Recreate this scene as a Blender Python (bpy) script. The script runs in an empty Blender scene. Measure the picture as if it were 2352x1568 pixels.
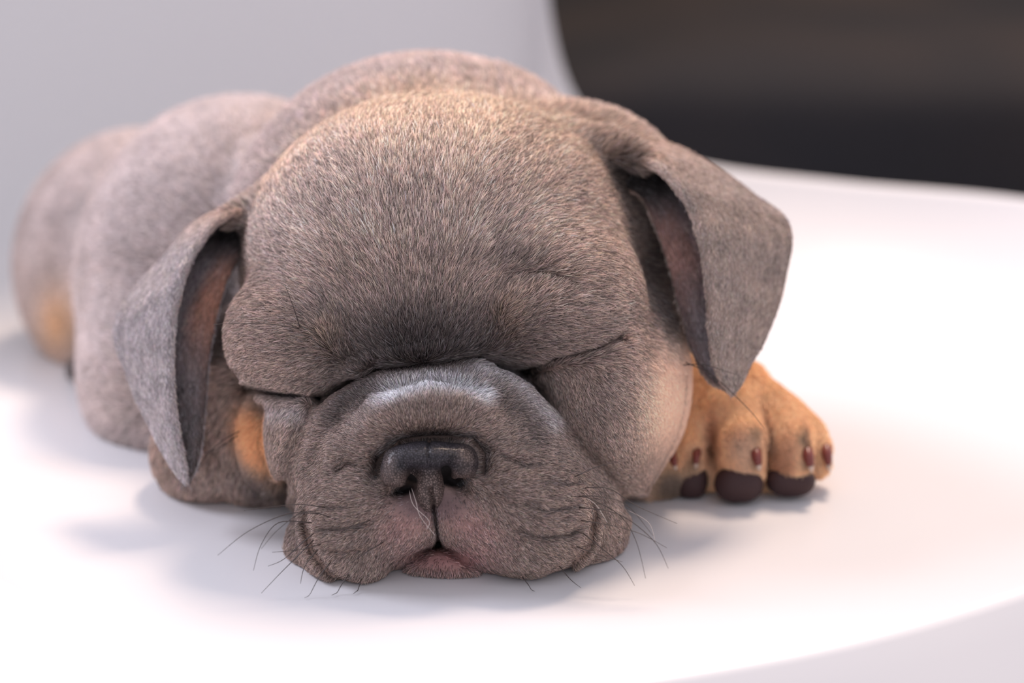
import bpy, bmesh, math, random, time
import numpy as np
from mathutils import Matrix, Vector

T0 = time.time()
rng = np.random.default_rng(7)
random.seed(7)
scene = bpy.context.scene
COL = scene.collection

# ------------------------------------------------------------------ units
# 1 unit = 0.108 mm.  The sculpture is described in a head-on frame (across, up, depth)
TH = math.radians(17.0)
CT, ST = math.cos(TH), math.sin(TH)
D0 = 5553.0                      # focus distance in units (0.6 m)
SC = 0.6 / D0                    # metres per unit
CH = 585.0 * CT + 5593.0 * ST    # camera height above the seat
CY = 5593.0 * CT - 585.0 * ST    # camera distance in front of the chin

# ------------------------------------------------------------------ camera, world, lights
cam_d = bpy.data.cameras.new('camera')
cam = bpy.data.objects.new('camera', cam_d)
COL.objects.link(cam)
cam.location = (0, -CY * SC, CH * SC)
cam.rotation_euler = (math.radians(90) - TH, 0, 0)
cam_d.sensor_width = 36.0
cam_d.lens = 36.0 * D0 / 2352.0
cam_d.clip_start = 0.01
cam_d.dof.use_dof = True
cam_d.dof.focus_distance = (D0 + 120) * SC
cam_d.dof.aperture_fstop = 5.6
scene.camera = cam

world = bpy.data.worlds.new('world')
scene.world = world
world.use_nodes = True
wn = world.node_tree.nodes
bg = wn['Background']
bg.inputs[0].default_value = (0.90, 0.88, 0.98, 1)
bg.inputs[1].default_value = 0.80

def area(name, loc, target, size, power, color, size_y=None):
    l = bpy.data.lights.new(name, 'AREA')
    l.energy = power
    l.color = color
    l.shape = 'RECTANGLE' if size_y else 'SQUARE'
    l.size = size
    if size_y:
        l.size_y = size_y
    o = bpy.data.objects.new(name, l)
    COL.objects.link(o)
    o.location = loc
    d = Vector(target) - Vector(loc)
    o.rotation_euler = d.to_track_quat('-Z', 'Y').to_euler()
    return o

area('warm_ceiling_lamp', (0.45, 1.20, 2.00), (0.0, 0.10, 0.05), 0.50, 46, (1.0, 0.76, 0.60))
area('cool_window_light', (-1.60, 0.60, 1.30), (0.0, 0.1, 0.05), 0.70, 29, (0.86, 0.86, 1.0))

scene.view_settings.view_transform = 'Standard'
scene.view_settings.look = 'None'
scene.view_settings.gamma = 1.0
scene.view_settings.use_curve_mapping = False
scene.view_settings.exposure = 0.0

# ------------------------------------------------------------------ helpers
def head_on(u, v, d):
    """across/up/depth of a point seen at (u, v) lying d units beyond the focus"""
    s = (D0 + d) / D0
    return ((u - 1176.0) * s, (784.0 - v) * s, D0 + d)

def to_seat(p):
    """(across, up, depth) array -> seat frame metres"""
    p = np.asarray(p, dtype=np.float64)
    x, y, D = p[..., 0], p[..., 1], p[..., 2]
    return np.stack([x, D * CT + y * ST - CY, y * CT - D * ST + CH], -1) * SC

def dir_to_seat(p):
    x, y, D = p[..., 0], p[..., 1], p[..., 2]
    return np.stack([x, D * CT + y * ST, y * CT - D * ST], -1)

def uvd(p):
    D = p[:, 2]
    k = D0 / D
    return 1176.0 + p[:, 0] * k, 784.0 - p[:, 1] * k, D - D0

def height(p):
    return p[:, 1] * CT - p[:, 2] * ST + CH

def tag(o, label=None, cat=None, group=None, kind=None):
    if label: o['label'] = label
    if cat: o['category'] = cat
    if group: o['group'] = group
    if kind: o['kind'] = kind
    return o

def empty(name, loc):
    o = bpy.data.objects.new(name, None)
    COL.objects.link(o)
    o.location = loc
    o.empty_display_size = 0.02
    return o

def mesh_obj(name, verts, faces, mat, parent=None, smooth=True):
    me = bpy.data.meshes.new(name)
    verts = np.asarray(verts, dtype=np.float32)
    if isinstance(faces, np.ndarray):
        n = faces.shape[0]; w = faces.shape[1]
        me.vertices.add(len(verts)); me.vertices.foreach_set('co', verts.ravel())
        me.loops.add(n * w); me.loops.foreach_set('vertex_index', faces.astype(np.int32).ravel())
        me.polygons.add(n)
        me.polygons.foreach_set('loop_start', (np.arange(n) * w).astype(np.int32))
        me.update(calc_edges=True)
    else:
        me.from_pydata([tuple(map(float, v)) for v in verts], [], faces)
    me.validate()
    if smooth:
        me.polygons.foreach_set('use_smooth', np.ones(len(me.polygons), dtype=bool))
    me.update()
    o = bpy.data.objects.new(name, me)
    COL.objects.link(o)
    if mat: me.materials.append(mat)
    if parent is not None:
        o.parent = parent
        o.location = -parent.location if parent.parent is None else (0, 0, 0)
    return o

def set_color_attr(me, cols, domain='POINT'):
    a = me.attributes.new('coat', 'FLOAT_COLOR', domain)
    c = np.ones((len(cols), 4), dtype=np.float32)
    c[:, :3] = cols
    a.data.foreach_set('color', c.ravel())

def new_mat(name):
    m = bpy.data.materials.new(name)
    m.use_nodes = True
    return m, m.node_tree, m.node_tree.nodes['Principled BSDF']

# ------------------------------------------------------------------ materials
def mat_skin():
    m, nt, b = new_mat('skin')
    a = nt.nodes.new('ShaderNodeAttribute'); a.attribute_name = 'coat'
    mul = nt.nodes.new('ShaderNodeMix'); mul.data_type = 'RGBA'; mul.blend_type = 'MULTIPLY'
    mul.inputs[0].default_value = 1.0
    mul.inputs[7].default_value = (0.78, 0.72, 0.70, 1)
    nt.links.new(a.outputs['Color'], mul.inputs[6])
    nt.links.new(mul.outputs[2], b.inputs['Base Color'])
    b.inputs['Roughness'].default_value = 0.75
    b.inputs['Specular IOR Level'].default_value = 0.25
    n = nt.nodes.new('ShaderNodeTexNoise'); n.inputs['Scale'].default_value = 900
    tc = nt.nodes.new('ShaderNodeTexCoord'); nt.links.new(tc.outputs['Object'], n.inputs['Vector'])
    bp = nt.nodes.new('ShaderNodeBump'); bp.inputs['Strength'].default_value = 0.35
    bp.inputs['Distance'].default_value = 0.0006
    nt.links.new(n.outputs[0], bp.inputs['Height']); nt.links.new(bp.outputs[0], b.inputs['Normal'])
    return m

def mat_fur():
    m, nt, b = new_mat('fur')
    out = nt.nodes['Material Output']
    nt.nodes.remove(b)
    a = nt.nodes.new('ShaderNodeAttribute'); a.attribute_name = 'coat'
    hi = nt.nodes.new('ShaderNodeHairInfo')
    ramp = nt.nodes.new('ShaderNodeMapRange')            # roots darker than the tips
    ramp.inputs['From Min'].default_value = 0; ramp.inputs['From Max'].default_value = 1
    ramp.inputs['To Min'].default_value = 0.42; ramp.inputs['To Max'].default_value = 1.42
    nt.links.new(hi.outputs['Intercept'], ramp.inputs['Value'])
    mul = nt.nodes.new('ShaderNodeVectorMath'); mul.operation = 'SCALE'
    nt.links.new(a.outputs['Color'], mul.inputs[0]); nt.links.new(ramp.outputs[0], mul.inputs['Scale'])
    df = nt.nodes.new('ShaderNodeBsdfDiffuse')
    tr = nt.nodes.new('ShaderNodeBsdfTranslucent')
    hr = nt.nodes.new('ShaderNodeBsdfHair'); hr.component = 'Reflection'
    hr.inputs['RoughnessU'].default_value = 0.26; hr.inputs['RoughnessV'].default_value = 0.45
    hr.inputs['Offset'].default_value = math.radians(4)
    nt.links.new(mul.outputs[0], df.inputs[0]); nt.links.new(mul.outputs[0], tr.inputs[0])
    tint = nt.nodes.new('ShaderNodeMix'); tint.data_type = 'RGBA'; tint.inputs[0].default_value = 0.20
    tint.inputs[7].default_value = (0.75, 0.73, 0.74, 1)
    nt.links.new(mul.outputs[0], tint.inputs[6]); nt.links.new(tint.outputs[2], hr.inputs['Color'])
    m1 = nt.nodes.new('ShaderNodeMixShader'); m1.inputs[0].default_value = 0.22
    nt.links.new(df.outputs[0], m1.inputs[1]); nt.links.new(tr.outputs[0], m1.inputs[2])
    m2 = nt.nodes.new('ShaderNodeMixShader'); m2.inputs[0].default_value = 0.24
    nt.links.new(m1.outputs[0], m2.inputs[1]); nt.links.new(hr.outputs[0], m2.inputs[2])
    nt.links.new(m2.outputs[0], out.inputs['Surface'])
    return m

def mat_plain(name, col, rough=0.5, spec=0.5, coat=0.0, bump=None):
    m, nt, b = new_mat(name)
    b.inputs['Base Color'].default_value = (*col, 1)
    b.inputs['Roughness'].default_value = rough
    b.inputs['Specular IOR Level'].default_value = spec
    b.inputs['Coat Weight'].default_value = coat
    b.inputs['Coat Roughness'].default_value = 0.12
    tc = nt.nodes.new('ShaderNodeTexCoord')
    n = nt.nodes.new('ShaderNodeTexNoise')
    nt.links.new(tc.outputs['Object'], n.inputs['Vector'])
    n.inputs['Scale'].default_value = bump[0] if bump else 40
    bp = nt.nodes.new('ShaderNodeBump')
    bp.inputs['Strength'].default_value = bump[1] if bump else 0.02
    bp.inputs['Distance'].default_value = bump[2] if bump else 0.001
    nt.links.new(n.outputs[0], bp.inputs['Height']); nt.links.new(bp.outputs[0], b.inputs['Normal'])
    return m

def mat_nose():
    m, nt, b = new_mat('nose_leather')
    a = nt.nodes.new('ShaderNodeAttribute'); a.attribute_name = 'coat'
    v = nt.nodes.new('ShaderNodeTexVoronoi'); v.feature = 'DISTANCE_TO_EDGE'
    tc = nt.nodes.new('ShaderNodeTexCoord')
    wz = nt.nodes.new('ShaderNodeTexNoise'); wz.inputs['Scale'].default_value = 500
    nt.links.new(tc.outputs['Object'], wz.inputs['Vector'])
    wa = nt.nodes.new('ShaderNodeVectorMath'); wa.operation = 'MULTIPLY_ADD'; wa.inputs[1].default_value = (0.0007, 0.0007, 0.0007)
    nt.links.new(wz.outputs['Color'], wa.inputs[0]); nt.links.new(tc.outputs['Object'], wa.inputs[2])
    nt.links.new(wa.outputs[0], v.inputs['Vector'])
    v.inputs['Scale'].default_value = 1600
    mp = nt.nodes.new('ShaderNodeMapRange'); mp.inputs['From Max'].default_value = 0.16
    nt.links.new(v.outputs['Distance'], mp.inputs['Value'])
    bp = nt.nodes.new('ShaderNodeBump'); bp.inputs['Strength'].default_value = 1.0
    bp.inputs['Distance'].default_value = 0.0007
    nt.links.new(mp.outputs[0], bp.inputs['Height'])
    nz = nt.nodes.new('ShaderNodeTexNoise'); nz.inputs['Scale'].default_value = 420
    nt.links.new(tc.outputs['Object'], nz.inputs['Vector'])
    nz.inputs['Detail'].default_value = 5
    mr = nt.nodes.new('ShaderNodeMapRange'); mr.inputs['From Min'].default_value = 0.35; mr.inputs['From Max'].default_value = 0.7
    mr.inputs['To Min'].default_value = 0.75; mr.inputs['To Max'].default_value = 1.35
    nt.links.new(nz.outputs[0], mr.inputs['Value'])
    mul = nt.nodes.new('ShaderNodeVectorMath'); mul.operation = 'SCALE'
    nt.links.new(a.outputs['Color'], mul.inputs[0]); nt.links.new(mr.outputs[0], mul.inputs['Scale'])
    mc = nt.nodes.new('ShaderNodeMapRange'); mc.inputs['From Max'].default_value = 0.10
    mc.inputs['To Min'].default_value = 0.72; mc.inputs['To Max'].default_value = 1.1
    nt.links.new(v.outputs['Distance'], mc.inputs['Value'])
    mul2 = nt.nodes.new('ShaderNodeVectorMath'); mul2.operation = 'SCALE'
    nt.links.new(mul.outputs[0], mul2.inputs[0]); nt.links.new(mc.outputs[0], mul2.inputs['Scale'])
    nt.links.new(mul2.outputs[0], b.inputs['Base Color'])
    b.inputs['Roughness'].default_value = 0.5
    b.inputs['Specular IOR Level'].default_value = 0.4
    b.inputs['Coat Weight'].default_value = 0.12
    b.inputs['Coat Roughness'].default_value = 0.15
    nt.links.new(bp.outputs[0], b.inputs['Normal'])
    return m

M_SKIN = mat_skin()
M_FUR = mat_fur()
M_NOSE = mat_nose()
M_SHELL = mat_plain('white_plastic', (0.78, 0.775, 0.785), rough=0.32, spec=0.45, bump=(900, 0.05, 0.0002))
M_CLAW = mat_plain('claw_horn', (0.20, 0.045, 0.035), rough=0.35, spec=0.5)
M_TIP = mat_plain('claw_tip_horn', (0.62, 0.47, 0.38), rough=0.4, spec=0.5)
M_PAD = mat_plain('paw_pad_skin', (0.055, 0.028, 0.028), rough=0.6, spec=0.3, bump=(1400, 0.4, 0.0003))
M_WHISK = mat_plain('whisker_hair', (0.05, 0.035, 0.03), rough=0.4, spec=0.5)
M_WHISK_PALE = mat_plain('pale_whisker_hair', (0.7, 0.6, 0.55), rough=0.4, spec=0.5)
#STRUCTURE

# ------------------------------------------------------------------ chair
def catmull(P, n):
    P = np.asarray(P, float); m = len(P); out = []
    for i in range(m - 1):
        p0 = P[max(i - 1, 0)]; p1 = P[i]; p2 = P[i + 1]; p3 = P[min(i + 2, m - 1)]
        for t in np.arange(n) / n:
            out.append(0.5 * (2 * p1 + (p2 - p0) * t + (2 * p0 - 5 * p1 + 4 * p2 - p3) * t * t + (3 * p1 - p0 - 3 * p2 + p3) * t ** 3))
    out.append(P[-1])
    return np.array(out)

RIM = [(-1176, -45, 55), (-700, -480, 15), (-270, -575, 0), (150, -480, 0), (700, -275, 5), (1185, 0, 20),
       (1900, 420, 90), (2350, 1050, 260), (2250, 1850, 350), (1700, 2500, 330), (1120, 2800, 320),
       (640, 3000, 340), (300, 3230, 420), (135, 3420, 800), (95, 3700, 1700), (30, 3900, 2800), (-500, 3950, 3600), (-1500, 3750, 3700),
       (-2300, 3150, 3000), (-2620, 2300, 1500), (-2500, 1500, 620), (-2150, 800, 330), (-1700, 320, 170)]
def build_shell():
    P = RIM + RIM[:1]
    # closed catmull
    Q = [RIM[-1]] + P + [RIM[1]]
    c = catmull(Q, 12)[12:-12]
    c = c[:-1]
    n = len(c)
    cen = np.array([-50.0, 1250.0])
    rows = []
    rs = np.linspace(0.04, 1, 60)
    L = c[:, :2] - cen
    Ln = np.linalg.norm(L, axis=1)
    H = c[:, 2]
    flat = np.clip(Ln - np.clip(H * 0.75, 500, 780) - 500 * np.clip((500 - H) / 200, 0, 1) * np.clip((H - 100) / 100, 0, 1), 300, None) / Ln
    for _ in range(30): flat = (np.roll(flat, 1) + 2 * flat + np.roll(flat, -1)) / 4
    sw = 0.92 - 0.32 * np.clip((700 - H) / 300, 0, 1)   # share of the radius that stays level
    for r in rs:
        # profile: level, then a quarter-ellipse sweep up to the rim
        ang = np.where(r > 0.45, (r - 0.45) / 0.55, 0) * math.pi / 2
        hfrac = np.where(r <= 0.45, r / 0.45 * flat, flat + (1 - flat) * np.sin(ang * sw) / np.sin(sw * math.pi / 2))
        z = H * np.where(r <= 0.45, 0, (1 - np.cos(ang * sw)) / (1 - np.cos(sw * math.pi / 2)))
        rows.append(np.column_stack([cen[0] + L[:, 0] * hfrac, cen[1] + L[:, 1] * hfrac, z]))
    # rolled lip and outer skirt
    out = L / Ln[:, None]
    for a in np.linspace(0.15, 1, 8) * math.radians(42):
        o = 60 * math.sin(a); dz = -60 * (1 - math.cos(a))
        rows.append(np.column_stack([c[:, 0] + out[:, 0] * o, c[:, 1] + out[:, 1] * o, c[:, 2] + dz]))
    for k, (o, dz) in enumerate([(90, -62), (170, -140), (250, -222), (330, -310), (390, -400), (415, -500)]):
        rows.append(np.column_stack([c[:, 0] + out[:, 0] * o, c[:, 1] + out[:, 1] * o, c[:, 2] + dz]))
    # underside follows the seat
    for r in np.linspace(0.93, 0.05, 14):
        i = min(int(r * 59), 59)
        b = rows[i].copy(); b[:, 2] -= 45 + 455 * max(0, (r - 0.86) / 0.1) * 0.6
        rows.append(b)
    V = np.concatenate(rows); nr = len(rows)
    top = len(V); V = np.vstack([V, [cen[0], cen[1], 0], [cen[0], cen[1], -45]])
    F = []
    for j in range(nr - 1):
        for i in range(n):
            k = (i + 1) % n
            F.append((j * n + i, j * n + k, (j + 1) * n + k, (j + 1) * n + i))
    for i in range(n):
        k = (i + 1) % n
        F.append((top, k, i)); F.append(((nr - 1) * n + i, (nr - 1) * n + k, top + 1))
    F = [f[::-1] for f in F]
    return V * SC, F

chair = empty('shell_chair', (0, 0.13, -0.45))
tag(chair, 'white glossy moulded plastic shell chair the puppy is lying in', 'chair')
V, F = build_shell()
seat = mesh_obj('seat_shell', V, F, M_SHELL, chair)
M_LEG = mat_plain('chrome_leg', (0.7, 0.7, 0.72), rough=0.2); M_LEG.node_tree.nodes['Principled BSDF'].inputs['Metallic'].default_value = 1.0

def tube(points, radii, seg=8):
    pts = np.asarray(points, float); n = len(pts)
    radii = np.broadcast_to(np.asarray(radii, float), (n,))
    tang = np.gradient(pts, axis=0); tang /= np.linalg.norm(tang, axis=1)[:, None] + 1e-12
    ref = np.array([0, 0, 1.0]) if abs(tang[0, 2]) < 0.9 else np.array([1.0, 0, 0])
    V = []; F = []
    for i in range(n):
        a = np.cross(tang[i], ref); a /= np.linalg.norm(a); b = np.cross(a, tang[i])
        for k in range(seg):
            w = 2 * math.pi * k / seg
            V.append(pts[i] + radii[i] * (math.cos(w) * a + math.sin(w) * b))
    for i in range(n - 1):
        for k in range(seg):
            m = (k + 1) % seg
            F.append((i * seg + k, i * seg + m, (i + 1) * seg + m, (i + 1) * seg + k))
    F.append(tuple(range(seg))[::-1]); F.append(tuple(range((n - 1) * seg, n * seg)))
    return np.array(V), F

for sx, sy in ((-1, 0), (1, 0), (-1, 1), (1, 1)):
    p = catmull([(0.075 * sx, 0.08 + 0.13 * sy, -0.014), (0.10 * sx, 0.06 + 0.16 * sy, -0.04),
                 (0.16 * sx, -0.01 + 0.28 * sy, -0.25), (0.20 * sx, -0.04 + 0.33 * sy, -0.45)], 8)
    v, f = tube(p, 0.008, 12)
    mesh_obj('leg', v, f, M_LEG, chair)

# ------------------------------------------------------------------ the room behind
def mat_sofa(name, a_col, b_col):
    m, nt, b = new_mat(name)
    tc = nt.nodes.new('ShaderNodeTexCoord')
    n = nt.nodes.new('ShaderNodeTexNoise'); n.inputs['Scale'].default_value = 4.5; n.inputs['Detail'].default_value = 2
    cr = nt.nodes.new('ShaderNodeValToRGB')
    cr.color_ramp.elements[0].position = 0.38; cr.color_ramp.elements[0].color = (*a_col, 1)
    cr.color_ramp.elements[1].position = 0.62; cr.color_ramp.elements[1].color = (*b_col, 1)
    nt.links.new(tc.outputs['Object'], n.inputs['Vector']); nt.links.new(n.outputs[0], cr.inputs[0])
    nt.links.new(cr.outputs[0], b.inputs['Base Color'])
    b.inputs['Roughness'].default_value = 0.9
    b.inputs['Specular IOR Level'].default_value = 0.15
    w = nt.nodes.new('ShaderNodeTexNoise'); w.inputs['Scale'].default_value = 600; nt.links.new(tc.outputs['Object'], w.inputs['Vector'])
    bp = nt.nodes.new('ShaderNodeBump'); bp.inputs['Strength'].default_value = 0.4; bp.inputs['Distance'].default_value = 0.001
    nt.links.new(w.outputs[0], bp.inputs['Height']); nt.links.new(bp.outputs[0], b.inputs['Normal'])
    return m

M_SOFA = mat_sofa('dark_fabric', (0.002, 0.005, 0.013), (0.0105, 0.0083, 0.0077))
M_SOFA2 = mat_sofa('dark_brown_fabric', (0.020, 0.020, 0.022), (0.034, 0.028, 0.026))

def cushion(name, cx, cy, cz, sx, sy, sz, mat, parent, amp=0.012, seed=0, label=None):
    n = 26
    bm = bmesh.new()
    bmesh.ops.create_cube(bm, size=1)
    bmesh.ops.subdivide_edges(bm, edges=bm.edges[:], cuts=n, use_grid_fill=True)
    from mathutils import noise
    for v in bm.verts:
        c = v.co * 2
        p = 7
        m = (abs(c.x) ** p + abs(c.y) ** p + abs(c.z) ** p) ** (1 / p)
        mx = max(abs(c.x), abs(c.y), abs(c.z))
        c = c * (mx / m)
        q = Vector((c.x * sx, c.y * sy, c.z * sz)) * 0.5
        q += Vector((0, -1, 0.4)).normalized() * amp * noise.noise(q * 9 + Vector((seed, 0, 0)))
        v.co = q + Vector((cx, cy, cz))
    me = bpy.data.meshes.new(name); bm.to_mesh(me); bm.free()
    me.polygons.foreach_set('use_smooth', np.ones(len(me.polygons), dtype=bool))
    o = bpy.data.objects.new(name, me); COL.objects.link(o); me.materials.append(mat)
    o.parent = parent; o.location = -parent.location
    if label: o['label'] = label
    return o

sofa = empty('sofa', (0.75, 1.35, -0.45))
tag(sofa, 'dark charcoal fabric sofa out of focus behind the white chair', 'sofa')
cushion('back_cushion', 0.80, 1.42, 0.28, 1.70, 0.22, 0.62, M_SOFA, sofa, 0.03, 3)
cushion('seat_cushion', 0.80, 1.18, -0.11, 1.70, 0.62, 0.17, M_SOFA2, sofa, 0.01, 5)
cushion('base', 0.80, 1.22, -0.31, 1.74, 0.66, 0.22, M_SOFA, sofa, 0.004, 8)
cushion('armrest', -0.14, 1.22, -0.12, 0.16, 0.70, 0.60, M_SOFA, sofa, 0.006, 9)
cushion('armrest', 1.74, 1.22, -0.12, 0.16, 0.70, 0.60, M_SOFA, sofa, 0.006, 11)

def box(name, lo, hi, mat, kind='structure', bev=0.0):
    bm = bmesh.new(); bmesh.ops.create_cube(bm, size=1)
    for v in bm.verts:
        v.co = Vector([(a + b) / 2 + c * (b - a) for a, b, c in zip(lo, hi, v.co)])
    me = bpy.data.meshes.new(name); bm.to_mesh(me); bm.free()
    o = bpy.data.objects.new(name, me); COL.objects.link(o); me.materials.append(mat)
    if kind: o['kind'] = kind
    return o

M_FLOOR = mat_plain('pale_floor', (0.60, 0.58, 0.62), rough=0.5, bump=(60, 0.05, 0.001))
M_WALL = mat_plain('pale_grey_wall', (0.60, 0.60, 0.66), rough=0.9, bump=(120, 0.1, 0.001))
box('floor', (-2.6, -2.4, -0.50), (2.6, 1.9, -0.45), M_FLOOR)
box('wall_back', (-2.6, 1.85, -0.45), (2.6, 1.95, 2.2), M_WALL)
box('wall_left', (-2.7, -2.4, -0.45), (-2.6, 1.95, 2.2), M_WALL)

# ------------------------------------------------------------------ puppy: implicit surface
def E(u, v, d, rx, ry, rz, k=40, rot=0):
    x, y, D = head_on(u, v, d); s = D / D0
    return ('E', np.array([x, y, D]), np.array([rx * s, ry * s, rz]), k, math.radians(rot))

def R(pts, k=30):
    P = []
    for (u, v, d, r) in pts:
        x, y, D = head_on(u, v, d)
        P.append((x, y, D, r * D / D0))
    return ('R', np.array(P), None, k, 0)

def smin(a, b, k):
    h = np.clip(0.5 + 0.5 * (b - a) / k, 0, 1)
    return b + (a - b) * h - k * h * (1 - h)

def prim(pr, p):
    kind, A, B, k, rot = pr
    if kind == 'E':
        q = p - A
        if rot:
            c, s = math.cos(rot), math.sin(rot)
            q = np.stack([q[:, 0] * c + q[:, 1] * s, -q[:, 0] * s + q[:, 1] * c, q[:, 2]], 1)
        k0 = np.linalg.norm(q / B, axis=1)
        k1 = np.linalg.norm(q / (B * B), axis=1) + 1e-9
        return k0 * (k0 - 1) / k1
    best = None
    for i in range(len(A) - 1):
        a, b = A[i, :3], A[i + 1, :3]
        ab = b - a
        t = np.clip(((p - a) @ ab) / (ab @ ab + 1e-9), 0, 1)
        d = np.linalg.norm(p - a - t[:, None] * ab, axis=1) - (A[i, 3] * (1 - t) + A[i + 1, 3] * t)
        best = d if best is None else np.minimum(best, d)
    return best

def bound(pr):
    kind, A, B, k, rot = pr
    if kind == 'E':
        r = np.full(3, B[:2].max()); r[2] = B[2]
        return A - r, A + r
    return (A[:, :3] - A[:, 3:]).min(0), (A[:, :3] + A[:, 3:]).max(0)

PRIMS = [
    # trunk
    E(560, 650, 1450, 380, 425, 520, 60), E(325, 610, 1900, 285, 308, 380, 110),
    E(440, 850, 1240, 255, 270, 340, 70),
    E(985, 545, 1000, 455, 418, 450, 70), E(1000, 950, 850, 440, 330, 330, 80),
    # neck scruff running to the image-right ear
    E(1300, 470, 800, 270, 230, 260, 80),
    # throat and upper arm beside the image-left ear
    E(560, 930, 720, 110, 230, 190, 50), E(490, 1040, 700, 135, 125, 170, 30),
    E(600, 1080, 640, 95, 90, 120, 30),
    R([(540, 880, 640, 30), (520, 1000, 560, 26), (600, 1110, 560, 20)], 30),
    E(1475, 690, 780, 120, 230, 200, 50),
    # ear roots
    R([(1290, 335, 600, 44), (1390, 335, 560, 36), (1470, 365, 500, 22)], 45), R([(690, 475, 590, 40), (600, 478, 560, 32), (535, 500, 520, 20)], 45),
    # hind foot
    R([(250, 800, 1600, 60), (205, 840, 1560, 26), (188, 850, 1540, 22)], 30),
    # skull
    E(1015, 610, 610, 455, 390, 460, 60), E(960, 560, 420, 330, 270, 280, 90),
    # brows
    E(705, 775, 370, 182, 165, 215, 55), E(1275, 690, 370, 200, 190, 230, 60), E(960, 735, 330, 230, 130, 190, 60),
    # cheeks
    E(1385, 905, 440, 160, 225, 270, 60), E(1440, 870, 560, 140, 225, 240, 60),
    E(722, 985, 430, 112, 190, 240, 40), E(622, 1010, 570, 72, 120, 150, 20),
    # muzzle mass and folds
    E(1020, 1060, 290, 320, 225, 250, 45),
    R([(700, 1060, 250, 58), (760, 960, 215, 62), (850, 895, 195, 64), (985, 872, 185, 66), (1095, 875, 195, 66), (1190, 925, 215, 64), (1265, 1000, 245, 62), (1330, 1100, 270, 58)], 40),
    R([(800, 1040, 130, 50), (880, 965, 95, 62), (985, 945, 85, 66), (1100, 960, 98, 62), (1175, 1030, 130, 52)], 40),
    # flews
    E(830, 1165, 185, 150, 125, 165, 45, 20), E(1210, 1140, 190, 180, 145, 185, 45, -12),
    E(805, 1245, 200, 115, 115, 150, 30), E(1215, 1225, 205, 170, 105, 160, 30),
    E(935, 1185, 130, 75, 75, 100, 40), E(1075, 1180, 135, 80, 75, 100, 40),
    # lower jaw flesh outside the flews, chin
    E(775, 1255, 300, 118, 118, 150, 16), E(1328, 1185, 320, 118, 152, 160, 22), E(1400, 1050, 450, 95, 125, 140, 50),
    E(1038, 1300, 232, 165, 62, 110, 8),
    # image-right foreleg and paw
    R([(1330, 850, 900, 170), (1600, 880, 780, 115), (1660, 940, 700, 92)], 60),
    R([(1590, 930, 690, 50), (1580, 1010, 650, 47), (1585, 1060, 640, 36)], 22),
    R([(1670, 930, 690, 60), (1700, 1010, 620, 62), (1705, 1080, 615, 50)], 20),
    R([(1762, 1040, 700, 40), (1764, 1100, 690, 34)], 16),
    R([(1760, 940, 710, 55), (1812, 1010, 650, 56), (1818, 1075, 640, 48)], 18),
    R([(1800, 960, 740, 45), (1868, 1030, 705, 40), (1876, 1065, 700, 32)], 16),
    R([(1690, 915, 760, 88), (1840, 1000, 730, 52)], 30), E(1490, 1080, 720, 110, 90, 140, 40), E(1640, 1075, 700, 75, 60, 60, 20),
]
BOUNDS = [bound(p) for p in PRIMS]

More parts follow.
